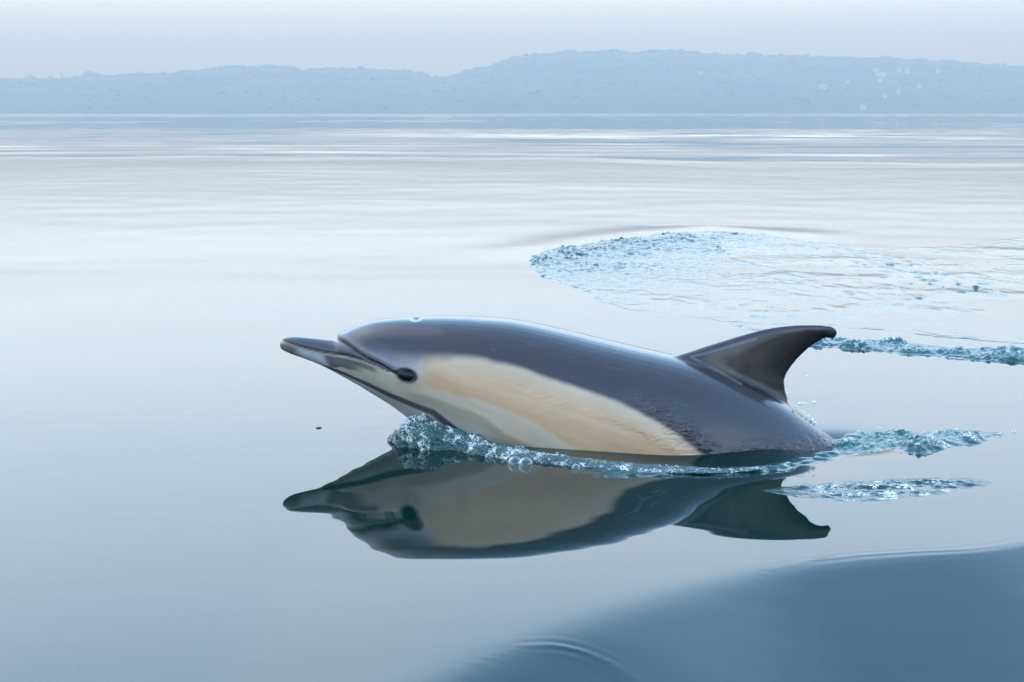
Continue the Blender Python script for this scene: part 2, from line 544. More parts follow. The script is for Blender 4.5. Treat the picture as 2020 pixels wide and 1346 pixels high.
# ------------------------------------------------------------------ dolphin
ST = [  # top (u,v), bottom (u,v), half width, in photo pixels
    (552.5, 678, 552.5, 684, 4), (554, 673, 556, 689, 9), (560, 667.5, 565, 694, 14), (568, 665, 577, 699, 18), (585, 664, 597, 706, 22), (610, 666, 624, 716, 26),
    (635, 668.5, 652, 729, 31), (653, 669.8, 680, 744, 37), (662, 669.5, 700, 755, 43), (668, 664.5, 715, 763, 51), (683, 653.5, 733, 774, 62),
    (705, 643, 757, 788, 74), (735, 633.5, 786, 807, 88), (775, 628, 816, 830, 102), (820, 625.5, 850, 855, 115),
    (880, 623.5, 892, 885, 130), (950, 626, 937, 915, 145), (1020, 632, 987, 945, 157), (1100, 648, 1040, 975, 167),
    (1180, 667, 1095, 1003, 173), (1260, 686, 1155, 1030, 175), (1340, 704, 1220, 1058, 172), (1420, 730, 1290, 1085, 162),
    (1490, 762, 1365, 1110, 148), (1548, 795, 1440, 1133, 132), (1594, 828, 1520, 1150, 112), (1645, 866, 1600, 1168, 92), (1710, 915, 1680, 1185, 72),
    (1800, 985, 1775, 1200, 52), (1900, 1058, 1880, 1195, 34), (1990, 1110, 1985, 1180, 24), (2040, 1130, 2045, 1175, 12)]

def yc(u):
    return Y0 - 0.035 * (np.asarray(u, float) - 1100) / 580

def tube(stations, nseg=64, n=320, power=2.15):
    s = smooth_path(np.array(stations, float), n)
    ym_ = yc((s[:, 0] + s[:, 2]) / 2)
    tx_, tz_ = plane(s[:, 0], s[:, 1], ym_)
    bx_, bz_ = plane(s[:, 2], s[:, 3], ym_)
    w = s[:, 4] * PX
    ph = np.linspace(0, 2 * math.pi, nseg, endpoint=False)
    c, si = np.cos(ph), np.sin(ph)
    e = 2 / power
    cc = np.sign(c) * np.abs(c) ** e; ss = np.sign(si) * np.abs(si) ** e
    cx, cz = (tx_ + bx_) / 2, (tz_ + bz_) / 2
    hx_, hz_ = (tx_ - bx_) / 2, (tz_ - bz_) / 2
    V = np.stack([cx[:, None] + hx_[:, None] * cc, ym_[:, None] + w[:, None] * ss, cz[:, None] + hz_[:, None] * cc], -1)
    return close_tube(V)

def close_tube(V):
    nr, ns = V.shape[:2]
    i = np.arange(nr - 1)[:, None] * ns; j = np.arange(ns)[None, :]; k = (j + 1) % ns
    F = np.stack([i + j, i + k, i + ns + k, i + ns + j], -1).reshape(-1, 4).tolist()
    F.append(list(range(ns))); F.append(list(range((nr - 1) * ns, nr * ns))[::-1])
    return V.reshape(-1, 3), F

parts = [tube(ST)]
# dorsal fin: sections from leading to trailing edge
LE = [(1296, 730), (1330, 703), (1363, 692), (1419, 675), (1476, 658), (1518, 648), (1560, 642.5), (1603, 641.5), (1638, 644), (1651, 653)]
TE = [(1526, 840), (1556, 797), (1550, 770), (1549, 744), (1569, 713), (1597, 686), (1626, 668), (1637, 667.5), (1644, 669), (1650, 662)]
TH = [34, 27, 22, 18, 14, 11, 8.5, 7, 5.5, 3]
l = smooth_path(LE, 90); t_ = smooth_path(TE, 90); th = smooth_path(np.array(TH)[:, None], 90)[:, 0]
q = np.linspace(0, 2 * math.pi, 40, endpoint=False)
cch = (1 - np.cos(q)) / 2
prof = np.sign(np.sin(q)) * np.abs(np.sin(q)) ** 0.85 * (1.15 - 0.55 * cch)
uu = l[:, None, 0] + (t_ - l)[:, None, 0] * cch
vv = l[:, None, 1] + (t_ - l)[:, None, 1] * cch
yf = yc(1440 + 0 * uu)
fx, fz = plane(uu, vv, yf)
parts.append(close_tube(np.stack([fx, yf + th[:, None] * PX * prof, fz], -1)))
# flippers and flukes (below the surface)
for s in (-1, 1):
    n = 24
    k = np.linspace(0, 1, n)
    ax, az = plane(930 + 190 * k, 905 + 170 * k, Y0)
    ay = Y0 + s * (100 + 190 * k) * PX
    ch = (62 * (1 - k) ** 0.6 + 6) * PX; tk = (16 * (1 - k) + 3) * PX
    qq = np.linspace(0, 2 * math.pi, 20, endpoint=False)
    V = np.stack([ax[:, None] + ch[:, None] * np.cos(qq), ay[:, None] + 0 * qq, az[:, None] + tk[:, None] * np.sin(qq)], -1)
    parts.append(close_tube(V))
    ax, az = plane(1990 + 130 * k ** 1.5, 1145 + 10 * k, Y0)
    ay = Y0 + s * (0 + 250 * k) * PX
    ch = (70 * (1 - k) ** 0.7 + 5) * PX; tk = (14 * (1 - k) + 3) * PX
    V = np.stack([ax[:, None] + ch[:, None] * np.cos(qq), ay[:, None] + 0 * qq, az[:, None] + tk[:, None] * np.sin(qq)], -1)
    parts.append(close_tube(V))

V, F, off = [], [], 0
for v, f in parts:
    V.append(v); F += [[i + off for i in p] for p in f]; off += len(v)
raw = mesh_np('raw', np.vstack(V), F)
bm = bmesh.new(); bm.from_mesh(raw.data); bmesh.ops.recalc_face_normals(bm, faces=bm.faces); bm.to_mesh(raw.data); bm.free()
md = raw.modifiers.new('r', 'REMESH'); md.mode = 'VOXEL'; md.voxel_size = 0.0029; md.adaptivity = 0
dg = bpy.context.evaluated_depsgraph_get()
me = bpy.data.meshes.new_from_object(raw.evaluated_get(dg))
bpy.data.objects.remove(raw)
nv = len(me.vertices)
P = np.empty(nv * 3, np.float32); me.vertices.foreach_get('co', P); P = P.reshape(-1, 3).astype(float)
E = np.empty(len(me.edges) * 2, np.int32); me.edges.foreach_get('vertices', E); E = E.reshape(-1, 2)
print('dolphin verts', nv)
deg = np.bincount(E.ravel(), minlength=nv).astype(float)

def lap(P):
    S = np.empty_like(P)
    for a in range(P.shape[1]):
        S[:, a] = np.bincount(E[:, 0], P[E[:, 1], a], nv) + np.bincount(E[:, 1], P[E[:, 0], a], nv)
    return S / deg[:, None]

for i in range(40):
    P += 0.60 * (lap(P) - P)
    P += -0.62 * (lap(P) - P)
# near-side picture coordinates (far side mirrored)
_u = np.linspace(400, 2300, 200)
YCL = yc(_u); XC = plane(_u, 800 + 0 * _u, YCL)[0]
def uv_of(P):
    c0 = np.interp(P[:, 0], XC, YCL)
    Q = P.copy(); Q[:, 1] = c0 - np.abs(P[:, 1] - c0)
    return project(Q)
U, W = uv_of(P)
FB = np.array([(1310, 690), (1363, 704), (1419, 733), (1462, 758), (1504, 781), (1544, 795), (1570, 800)], float)
db, _, _ = poly_dist(U, W, FB)
wgt = np.exp(-(db / 22) ** 2)[:, None]
for i in range(40):
    P += 0.5 * wgt * (lap(P) - P)

# --- relief: lips, melon crease, eye socket, blowhole
def pl(u, pts):
    pts = np.asarray(pts, float)
    return np.interp(u, pts[:, 0], pts[:, 1])
LIP = [(553, 675), (557, 671.5), (568, 674), (585, 680), (600, 685), (629, 692), (659, 697.5), (689, 703), (718, 711), (748, 723), (762, 734)]
GROOVE = [(663, 669), (678, 676), (696, 688), (711, 699), (726, 708), (748, 718), (770, 731), (787, 740)]
EYE = (803, 741)

def normals(P):
    m2 = me
    m2.vertices.foreach_set('co', P.astype(np.float32).ravel()); m2.update()
    N = np.empty(nv * 3, np.float32); m2.vertex_normals.foreach_get('vector', N)
    return N.reshape(-1, 3)
N = normals(P)
U, W = uv_of(P)
near = np.abs(P[:, 1] - Y0) > 0.004
head = U < 860
disp = np.zeros(nv)
dl, al, sl_ = poly_dist(U, W, LIP)
disp -= 0.0028 * np.exp(-(dl / 2.4) ** 2) * (U > 554) * sst(0.97, 0.8, al)
dlow = W - pl(U, LIP)
disp += 0.0016 * np.exp(-((dlow - 6) / 4) ** 2) * (U < 740) * (U > 560)
dg_, ag, sg = poly_dist(U, W, GROOVE)
fadeg = sst(1.0, 0.75, ag) * 0.8 + 0.2
disp -= 0.0045 * np.exp(-(dg_ / 3.4) ** 2) * head * fadeg
above = (sg < 0)
disp += 0.0050 * np.exp(-((dg_ - 11) / 9) ** 2) * above * head * fadeg
ex, ez = U - EYE[0], W - EYE[1]
ca, sa = math.cos(math.radians(18)), math.sin(math.radians(18))
e1, e2 = ex * ca + ez * sa, -ex * sa + ez * ca
re = np.sqrt((e1 / 21) ** 2 + (e2 / 14) ** 2)
disp += 0.0015 * np.exp(-((re - 1.1) / 0.4) ** 2) - 0.002 * np.exp(-(re / 0.6) ** 2)
# blowhole on top of the head
BY = float(yc(822))
bx0, bz0 = plane(822, 627, BY)
rb = np.sqrt(((P[:, 0] - bx0) / 0.011) ** 2 + ((P[:, 1] - (BY - 0.012)) / 0.02) ** 2)
topm = (P[:, 2] > bz0 - 0.03)
disp -= 0.006 * np.exp(-rb ** 2 * 1.2) * topm
disp += 0.0004 * np.exp(-((rb - 1.6) / 0.5) ** 2) * topm
P += N * disp[:, None]
U, W = uv_of(P)
me.vertices.foreach_set('co', P.astype(np.float32).ravel()); me.update()

# --- skin pattern
CAPE = [(640, 668), (664, 672), (700, 686), (740, 697), (780, 705), (822, 709), (870, 705), (920, 703), (960, 707), (1000, 717), (1024, 723), (1086, 749), (1160, 772), (1210, 789), (1259, 812), (1321, 847), (1358, 874), (1403, 915), (1450, 965), (1600, 1150)]
TANL = [(790, 752), (834, 762), (876, 773), (926, 785), (950, 790), (1012, 815), (1074, 847), (1123, 877), (1148, 890), (1250, 955), (1500, 1120)]
OLV = [(740, 742), (815, 774), (876, 792), (926, 810), (950, 821), (1000, 858), (1037, 876), (1079, 891), (1200, 965), (1500, 1180)]
JAW = [(636, 722), (664, 731), (716, 754), (765, 778), (815, 799), (854, 814), (900, 850), (935, 872)]

def mixc(a, b, t):
    return a * (1 - t[:, None]) + np.asarray(b)[None, :] * t[:, None]
n1 = noise3(P[:, 0] * 30, P[:, 1] * 30, P[:, 2] * 30)
n2_ = noise3(P[:, 0] * 9, P[:, 1] * 9, P[:, 2] * 9)
c_dark = np.array((0.036, 0.030, 0.035))
col = np.tile(np.array((0.50, 0.49, 0.49)), (nv, 1))                               # throat and belly
olive = sst(70, 10, W - pl(U, OLV))
col = mixc(col, (0.27, 0.225, 0.16), olive * sst(700, 800, U))
col = mixc(col, (0.42, 0.322, 0.232), sst(5, -5, (W - pl(U, OLV)) + 3 * n1))       # cream stripe
tanm = sst(4, -4, (W - pl(U, TANL)) + 3 * n1) * sst(818, 852, U)
col = mixc(col, (0.425, 0.257, 0.142), tanm)
dcape = W - pl(U, CAPE)
band = tanm * np.exp(-(np.maximum(dcape, 0) / 26) ** 2) * sst(830, 900, U)
col = mixc(col, (0.455, 0.325, 0.225), band * 0.85)
face = sst(860, 800, U) * sst(8, -8, W - (pl(U, GROOVE) + 2))
col = mixc(col, (0.21, 0.185, 0.195), face)
# jaw: cream cheek, dark patch, pale chin
chk = (dlow > 0) * sst(835, 765, U)
cheek = sst(680, 730, U) * chk
col = mixc(col, (0.40, 0.335, 0.245), cheek * sst(0, -6, W - pl(U, JAW)))
low = (dlow > 0) & (U < 770)
lowf = low.astype(float)
col = mixc(col, (0.42, 0.43, 0.45), lowf * sst(690, 660, U))
col = mixc(col, (0.16, 0.14, 0.115), lowf * sst(600, 575, U))
patch = sst(640, 660, U + 0.6 * (pl(U, JAW) - W)) * sst(1.0, -1.0, dlow - (26 - 0.0 * U) - 3 * n1) * sst(745, 700, U + 0.7 * dlow) * lowf
col = mixc(col, (0.10, 0.095, 0.10), patch)
tail_patch = sst(10, 4, np.abs(W - (pl(U, LIP) + 9))) * sst(752, 730, U) * sst(640, 680, U) * lowf
col = mixc(col, (0.13, 0.115, 0.11), tail_patch * 0.8)
dj, aj, _ = poly_dist(U, W, JAW)
jw = 2.0 + 5.0 * aj
col = mixc(col, (0.055, 0.055, 0.06), sst(1.4, 0.7, dj / jw))
# cape and upper beak
soft = np.interp(U, [650, 800, 900, 1100], [14, 22, 10, 7])
cape = sst(1, -1, (dcape + 2.5 * n1 + 3 * n2_) / soft)
cape = np.where((U < 668), 0, cape)
col = mixc(col, c_dark, cape)
beak = (dlow < 0) & (U < 800) & ((sg > 0) | (U < 664))
col = mixc(col, (0.050, 0.048, 0.060), beak.astype(float))
col = mixc(col, (0.15, 0.14, 0.16), np.exp(-((dg_ - 9) / 7) ** 2) * above * head * (ag > 0.02) * 0.55)
lowc = sst(10, 3, np.abs(dlow - 4.5)) * (dlow > 0) * sst(735, 640, U) * (U < 770)
col = mixc(col, (0.17, 0.12, 0.075), sst(3.8, 1.6, np.abs(dlow - 3.6)) * sst(745, 690, U) * (U < 760))
col = mixc(col, (0.008, 0.007, 0.008), sst(3.2, 1.4, dl) * (U > 555) * sst(0.0, 0.02, al) * sst(1.0, 0.93, al))
col = mixc(col, (0.012, 0.012, 0.014), sst(3.6, 1.5, dg_) * head * (0.35 + 0.65 * sst(1, 0.8, ag)) * (ag > 0.03))
col = mixc(col, (0.010, 0.010, 0.012), sst(1.25, 0.85, re))
er, ea, _ = poly_dist(U, W, [(745, 716), (770, 731), (790, 739)])
col = mixc(col, (0.015, 0.015, 0.018), sst(4.5, 2.0, er))
col = mixc(col, (0.006, 0.006, 0.007), np.exp(-(rb / 0.75) ** 2) * topm)
# dorsal fin
FIN = [(1363, 704), (1395, 697), (1440, 683), (1490, 669), (1535, 656), (1600, 650), (1665, 648), (1680, 690), (1600, 740), (1590, 800), (1544, 797), (1504, 781), (1462, 758), (1419, 733)]
inf = inside(U, W, FIN)
df, _, _ = poly_dist(U, W, FIN, closed=True)
fm = sst(-2, 3, np.where(inf, df, -df) + 3 * n1)
mott = np.exp(-(((U - 1455) / 70) ** 2 + ((W - 712) / 42) ** 2)) * (0.65 + 0.8 * n1 + 0.5 * n2_)
fcol = np.array((0.007, 0.005, 0.005))[None] + np.clip(mott, 0, 1)[:, None] * np.array((0.042, 0.028, 0.022))[None]
finz = (W < pl(U, FB) + 20) & (U > 1340) & (U < 1680) & (W < 815)
col = np.where(finz[:, None], col * (1 - fm[:, None]) + fcol * fm[:, None], col)
edge = [(1462, 758), (1419, 733), (1363, 704), (1395, 697), (1440, 683), (1490, 669)]
de, ae, _ = poly_dist(U, W, edge)
col = mixc(col, (0.16, 0.14, 0.14), sst(4.5, 1.2, de + 2.5 * n1) * (0.45 + 0.5 * n1) * finz)
axd = np.cos(math.radians(26)) * P[:, 0] - np.sin(math.radians(26)) * P[:, 2]
ayd = np.sin(math.radians(26)) * P[:, 0] + np.cos(math.radians(26)) * P[:, 2]
stk = fbm(axd * 7, P[:, 1] * 20, ayd * 45, 3, 0.6)
spk = noise3(P[:, 0] * 120, P[:, 1] * 120, P[:, 2] * 120)
col *= (1 + 0.05 * n2_ + 0.03 * n1 + 0.055 * stk + 0.03 * spk)[:, None]
# old scratches: short pale scars on the back, faint dark ones on the flank
srng = np.random.default_rng(11)
for q in range(14):
    su = srng.uniform(880, 1560); sv = pl(su, CAPE) + srng.uniform(-110, 70)
    an = math.radians(srng.uniform(5, 50)); ln = srng.uniform(10, 42)
    bend = srng.uniform(-4, 4)
    d_, _, _ = poly_dist(U, W, [(su, sv), (su + ln / 2 * math.cos(an), sv + ln / 2 * math.sin(an) + bend), (su + ln * math.cos(an), sv + ln * math.sin(an))])
    tt = sst(2.2, 0.6, d_) * srng.uniform(0.08, 0.25)
    light = (sv - pl(su, CAPE)) < 0
    col = col * (1 - tt[:, None]) + tt[:, None] * (np.array((0.13, 0.12, 0.13)) if light else np.array((0.30, 0.20, 0.12)))
col = np.clip(col, 0.003, 1)

m, nt, b = new_mat('dolphin_skin')
at = nt.nodes.new('ShaderNodeAttribute'); at.attribute_name = 'skin'
nt.links.new(at.outputs['Color'], b.inputs['Base Color'])
b.inputs['Roughness'].default_value = 0.26
b.inputs['IOR'].default_value = 1.40
b.inputs['Coat Weight'].default_value = 0.4
b.inputs['Specular IOR Level'].default_value = 0.35
b.inputs['Coat Roughness'].default_value = 0.05
tc = nt.nodes.new('ShaderNodeTexCoord')
nz = nt.nodes.new('ShaderNodeTexNoise'); nz.inputs['Scale'].default_value = 55; nz.inputs['Detail'].default_value = 2; nz.inputs['Distortion'].default_value = 1.2
mp = nt.nodes.new('ShaderNodeMapping'); mp.inputs['Scale'].default_value = (0.55, 1, 1.3); mp.inputs['Rotation'].default_value = (0, math.radians(-28), 0)
nt.links.new(tc.outputs['Object'], mp.inputs[0]); nt.links.new(mp.outputs[0], nz.inputs['Vector'])
at2 = nt.nodes.new('ShaderNodeAttribute'); at2.attribute_name = 'wet'
mu = nt.nodes.new('ShaderNodeMath'); mu.operation = 'MULTIPLY'
nt.links.new(nz.outputs['Fac'], mu.inputs[0]); nt.links.new(at2.outputs['Fac'], mu.inputs[1])
bp = nt.nodes.new('ShaderNodeBump'); bp.inputs['Distance'].default_value = 0.010
nt.links.new(mu.outputs[0], bp.inputs['Height'])
nt.links.new(bp.outputs[0], b.inputs['Normal'])
nt.links.new(bp.outputs[0], b.inputs['Coat Normal'])
M_skin = m

dol = empty('dolphin', (float(plane(1100, 851, Y0)[0]), Y0, 0))
tag(dol, 'sleek grey dolphin with tan and cream flank surfacing through calm water', 'dolphin')
me.polygons.foreach_set('use_smooth', np.ones(len(me.polygons), bool))
me.materials.clear(); me.materials.append(M_skin)
me.name = 'body'
body = bpy.data.objects.new('body', me)
C.objects.link(body)
body.parent = dol
body.location = -dol.location
attr_c(body, 'skin', col)
wet = sst(1180, 1330, U) * np.exp(-((dcape + 22) / 26) ** 2) + 0.55 * sst(34, 6, np.abs(P[:, 2] + 0.012) / PX) * sst(1400, 1520, U)
wet = np.clip(wet, 0, 1)
wet += 0.25 * np.exp(-((dcape - 32) / 14) ** 2) * sst(960, 1000, U)
attr_f(body, 'wet', np.clip(wet, 0.02, 1))

m, nt, b = new_mat('eye_wet')
b.inputs['Base Color'].default_value = (0.004, 0.004, 0.005, 1)
b.inputs['Roughness'].default_value = 0.2
b.inputs['Specular IOR Level'].default_value = 0.25
M_eye = m
# eye centre: on the flank surface at EYE
k = np.argmin((U - EYE[0]) ** 2 + (W - EYE[1]) ** 2 + 1e4 * (P[:, 1] > float(yc(800))))
ec = P[k]
ev, ef = ICO3
for s in (1, -1):
    e = ev * np.array((0.0205, 0.0095, 0.0125))
    ca, sa = math.cos(math.radians(18)), math.sin(math.radians(18))
    e = np.stack([e[:, 0] * ca + e[:, 2] * sa, e[:, 1], -e[:, 0] * sa + e[:, 2] * ca], 1)
    eo = mesh_np('eye', e, ef, [M_eye], dol)
    yy = ec[1] if s == 1 else 2 * float(yc(803)) - ec[1]
    eo.location = (ec[0] - dol.location.x, yy - Y0, ec[2])

# ------------------------------------------------------------------ broken water patches lying on the sea
def water_patch(name, poly, step_x, step_y, height, mat, label, cat, feather=0.05, ragged=0.02):
    g = gpts(poly)
    x0, y0 = g.min(0) - 0.02; x1, y1 = g.max(0) + 0.02
    xs = np.arange(x0, x1, step_x); ys = np.arange(y0, y1, step_y)
    X, Y = np.meshgrid(xs, ys)
    ins = inside(X, Y, g)
    d, _, _ = poly_dist(X, Y, g, closed=True)
    sd = np.where(ins, d, -d)
    edge = ragged * (noise3(X / 0.11, Y / 0.13, 91) + 0.6 * noise3(X / 0.03, Y / 0.035, 92)) - 0.5 * ragged
    sd = np.minimum(sd + edge, sd + 0.02)
    hgt, foam, aer, rip = height(X, Y, sd)
    e = sst(0, feather, sd)
    Z = sea_h(X, Y) + np.where(sd > -0.02, hgt * e - 0.004 * (1 - sst(-0.004, 0.012, sd)), -0.01)
    F = grid_faces(len(ys), len(xs))
    ok = (sd.ravel() > -0.03)
    F = F[ok[F].all(1)]
    used = np.unique(F)
    idx = np.full(X.size, -1); idx[used] = np.arange(len(used))
    V = np.stack([X.ravel(), Y.ravel(), Z.ravel()], 1)[used]
    o = mesh_np(name, V, idx[F], [mat])
    for nm, q in (('foam', foam * e), ('aerated', aer * e), ('ripple', rip * e)):
        attr_f(o, nm, np.broadcast_to(q, X.shape).ravel()[used])
    tag(o, label, cat, kind='stuff')
    return V, o

def chop(X, Y, s=0.03, seed=0.0, ax=1.0):
    a = noise3(X / (s * ax), Y / s, seed)
    b2 = noise3(X / (s * 0.45 * ax), Y / (s * 0.5), seed + 3)
    c2 = noise3(X / (s * 0.22 * ax), Y / (s * 0.25), seed + 6)
    return (1 - np.abs(a) * 2) * 0.55 + b2 * 0.35 + c2 * 0.2

def make_clear(m, weight):
    nt = m.node_tree; b = nt.nodes['Principled BSDF']
    fr = [n for n in nt.nodes if n.type == 'MAP_RANGE'][0]
    mm = nt.nodes.new('ShaderNodeMapRange')
    mm.inputs['To Min'].default_value = weight; mm.inputs['To Max'].default_value = 0.15
    nt.links.new(fr.outputs[0], mm.inputs['Value'])
    nt.links.new(mm.outputs[0], b.inputs['Transmission Weight'])

# the big round slick of broken water behind the dolphin
FOOT = [(1032, 524), (1045, 513), (1100, 501), (1200, 487), (1310, 474), (1420, 471), (1520, 478), (1610, 488), (1700, 497), (1800, 499), (1900, 492), (2020, 478), (2300, 466), (2400, 560), (2300, 700), (2020, 684), (1900, 676), (1760, 660), (1600, 650), (1480, 648), (1400, 640), (1320, 632), (1230, 618), (1162, 600), (1165, 590), (1120, 576), (1070, 558), (1040, 542)]
FTOP = gpts([(1032, 530), (1100, 508), (1200, 496), (1310, 486), (1420, 482), (1530, 488), (1600, 496)])
def foot_h(X, Y, sd):
    d, arc, side = poly_dist(X, Y, FTOP)
    k = np.exp(-(d / 0.75) ** 1.5) * (1 - 0.75 * sst(0.6, 1.0, arc)) * sst(-0.8, 0.3, noise3(X / 0.4, Y / 0.5, 3.5) + 0.4)
    sp = sst(0.30, 0.50, noise3(X / 0.06, Y / 0.10, 14.0)) * sst(-0.2, 0.4, noise3(X / 0.7, Y / 0.9, 11))
    amp = np.clip(np.maximum(k, 0.55 * sp * sst(0.0, 0.3, sd)), 0, 1)
    h = amp * (0.013 * chop(X, Y / 1.9, 0.030, 1.0, 1.1) * sst(-0.5, 0.3, noise3(X / 0.16, Y / 0.3, 44)) + 0.016 * chop(X, Y / 1.7, 0.075, 5.0, 1.3)) + 0.0035 * np.exp(-(sd / 0.035) ** 2) + 0.007 * noise3(X / 0.8, Y / 0.45, 7.3) * sst(0, 0.4, sd)
    h += 0.0035 * noise3(X / 0.22, Y / 0.30, 7.0) + 0.0018 * noise3(X / 0.055, Y / 0.13, 7.7) * sst(-0.4, 0.2, noise3(X / 0.5, Y / 0.6, 7.9))
    foam = 0.16 * sst(0.1, 0.6, noise3(X / 0.06, Y / 0.09, 21) + 0.4 * noise3(X / 0.02, Y / 0.03, 5)) * amp
    return h + 0.003 * k, foam, 0.15 * amp, 0.7 * amp
water_patch('broken_water', FOOT, 0.006, 0.010, foot_h, M_chop, 'wide round patch of bubbly broken water on the calm sea behind the dolphin', 'broken water', ragged=0.04)

LINE = [(1416, 640), (1460, 641), (1500, 653), (1560, 662), (1640, 670), (1720, 673), (1800, 679), (1900, 688), (2020, 693), (2200, 704), (2200, 734), (2020, 721), (1900, 714), (1800, 705), (1720, 698), (1640, 690), (1560, 682), (1500, 670), (1460, 657)]
def line_h(X, Y, sd):
    k = sst(0, 0.06, sd)
    big = sst(-0.3, 0.5, noise3(X / 0.10, Y / 0.12, 33.0))
    h = (0.007 + 0.013 * big) * k * (0.6 + chop(X, Y, 0.035, 31.0)) + 0.002 * noise3(X / 0.011, Y / 0.011, 2)
    foam = 0.50 * sst(-0.2, 0.5, noise3(X / 0.03, Y / 0.05, 41) + 0.6 * noise3(X / 0.011, Y / 0.02, 5)) * big
    return h, foam, 0.75 * k, 0.8 * k
LV, _ = water_patch('foam', LINE, 0.004, 0.007, line_h, M_chop, 'thin ragged line of foam trailing away past the tip of the fin', 'foam', feather=0.045, ragged=0.025)

WAKE = [(1618, 872), (1642, 858), (1680, 849), (1720, 846), (1800, 850), (1880, 847), (1950, 845), (2015, 850), (2010, 864), (1960, 876), (1900, 886), (1840, 900), (1790, 898), (1740, 886), (1700, 888), (1650, 895)]
def wake_h(X, Y, sd):
    k = sst(0, 0.05, sd)
    r = X / (X.max() + 1e-9)
    calm = 1 - 0.8 * sst(0.86, 0.93, r)
    big = sst(-0.3, 0.5, noise3(X / 0.07, Y / 0.10, 53.0))
    h = (0.006 + 0.012 * big) * k * calm * (0.5 + chop(X, Y, 0.030, 51.0)) + 0.002 * noise3(X / 0.010, Y / 0.010, 2) * k * calm
    h += 0.004 * (1 - calm) * noise3(X / 0.12, Y / 0.03, 58.0)
    foam = 0.62 * sst(-0.1, 0.5, noise3(X / 0.04, Y / 0.06, 61) + 0.6 * noise3(X / 0.012, Y / 0.02, 5)) * big * calm * np.exp(-((r - 0.82) / 0.07) ** 2)
    return h, foam, 0.8 * k, 0.8 * k * calm
WV, _ = water_patch('foam', WAKE, 0.003, 0.005, wake_h, M_chop, 'foaming wake trailing right behind the submerged tail', 'foam', feather=0.03, ragged=0.02)

WAKE2 = [(1480, 966), (1560, 953), (1640, 948), (1720, 944), (1800, 939), (1880, 938), (1950, 944), (1985, 957), (1940, 968), (1860, 980), (1780, 989), (1680, 994), (1580, 988)]
def wake2_h(X, Y, sd):
    k = sst(0, 0.05, sd); r = sst(0.35, 0.72, X)
    h = 0.0075 * k * noise3(X / 0.28, (Y - 0.06 * X) / 0.026, 71.0) * (1 - 0.5 * r) + 0.007 * k * r * chop(X, Y - 0.06 * X, 0.028, 77, 1.8)
    foam = 0.42 * r * sst(0.1, 0.5, noise3(X / 0.04, Y / 0.03, 81) + 0.5 * noise3(X / 0.010, Y / 0.012, 5))
    return h, foam, 0.2 * r, 0.6 * r
water_patch('broken_water', WAKE2, 0.003, 0.004, wake2_h, M_chop, 'long narrow streak of rippled water nearest the camera beside the tail', 'broken water', feather=0.025, ragged=0.012)

CLING = [(1360, 912), (1430, 908), (1500, 900), (1560, 890), (1640, 872), (1710, 876), (1745, 892), (1700, 905), (1600, 920), (1500, 936), (1400, 946), (1300, 950), (1200, 948), (1120, 938), (1160, 900)]
def cling_h(X, Y, sd):
    k = sst(0, 0.05, sd)
    h = 0.009 * k * (0.4 + chop(X, Y, 0.030, 87, 3.0)) + 0.003 * k * noise3(X / 0.2, Y / 0.03, 88)
    foam = 0.30 * k * sst(0.2, 0.5, noise3(X / 0.03, Y / 0.03, 81))
    return h, foam, 0.35 * k, 0.35 * k
water_patch('ruffled_water', CLING, 0.003, 0.004, cling_h, M_chop, 'ruffled dark water lapping against the near flank where it enters the sea', 'ruffled water', ragged=0.03)

make_clear(M_splash, 0.6)
# ------------------------------------------------------------------ splash pushed up along the near flank
SP = np.array([  # u, v on the water, radius up, radius across (photo px)
    (778, 868, 6, 12), (792, 872, 26, 28), (818, 877, 46, 44), (852, 880, 42, 46), (890, 883, 31, 42), (930, 888, 22, 38), (980, 896, 16, 34),
    (1040, 904, 14, 32), (1110, 912, 9, 28), (1180, 918, 7, 24), (1260, 924, 6, 22), (1340, 928, 5, 20), (1420, 929, 3, 16), (1500, 924, 2, 10)], float)
s = smooth_path(SP, 640)
sx, sy = ground(s[:, 0], s[:, 1])
tang = np.gradient(np.stack([sx, sy], 1), axis=0); tang /= np.linalg.norm(tang, axis=1)[:, None]
for _ in range(30):
    tang[1:-1] = (tang[:-2] + tang[1:-1] + tang[2:]) / 3
tang /= np.linalg.norm(tang, axis=1)[:, None]
nor = np.stack([-tang[:, 1], tang[:, 0]], 1)
ph = np.linspace(-0.12 * math.pi, 1.12 * math.pi, 110)
A = np.cos(ph); B = np.sin(ph)
X = sx[:, None] + nor[:, None, 0] * A * s[:, 3, None] * PX
Y = sy[:, None] + nor[:, None, 1] * A * s[:, 3, None] * PX
Z = B * s[:, 2, None] * PX + 0 * X
R = np.minimum(s[:, 2, None], 34) * PX
nn = fbm(X / 0.034, Y / 0.034, Z / 0.034, 5, 0.62)
nr = 1 - 2 * np.abs(noise3(X / 0.016 + 3 * nn, Y / 0.016, Z / 0.016 + 9))
dd = R * (0.40 * nn + 0.14 * nr)
X = X + nor[:, None, 0] * A * dd; Y = Y + nor[:, None, 1] * A * dd; Z = Z + B * dd
foam = 0.15 + 0.36 * sst(-0.35, 0.55, noise3(X / 0.03, Y / 0.03, Z / 0.03 + 3) + 0.4 * noise3(X / 0.010, Y / 0.010, Z / 0.010) + 7.0 * (Z - 0.028))
spl = mesh_np('splash', np.stack([X.ravel(), Y.ravel(), Z.ravel()], 1), grid_faces(X.shape[0], X.shape[1]), [M_splash])
attr_f(spl, 'foam', foam); attr_f(spl, 'aerated', np.clip(0.25 + 0.5 * noise3(X / 0.03, Y / 0.03, Z / 0.03 + 33), 0, 1)); attr_f(spl, 'ripple', np.full(X.size, 1.0))
tag(spl, 'bubbly splash thrown up under the throat and running along the flank', 'splash', kind='stuff')

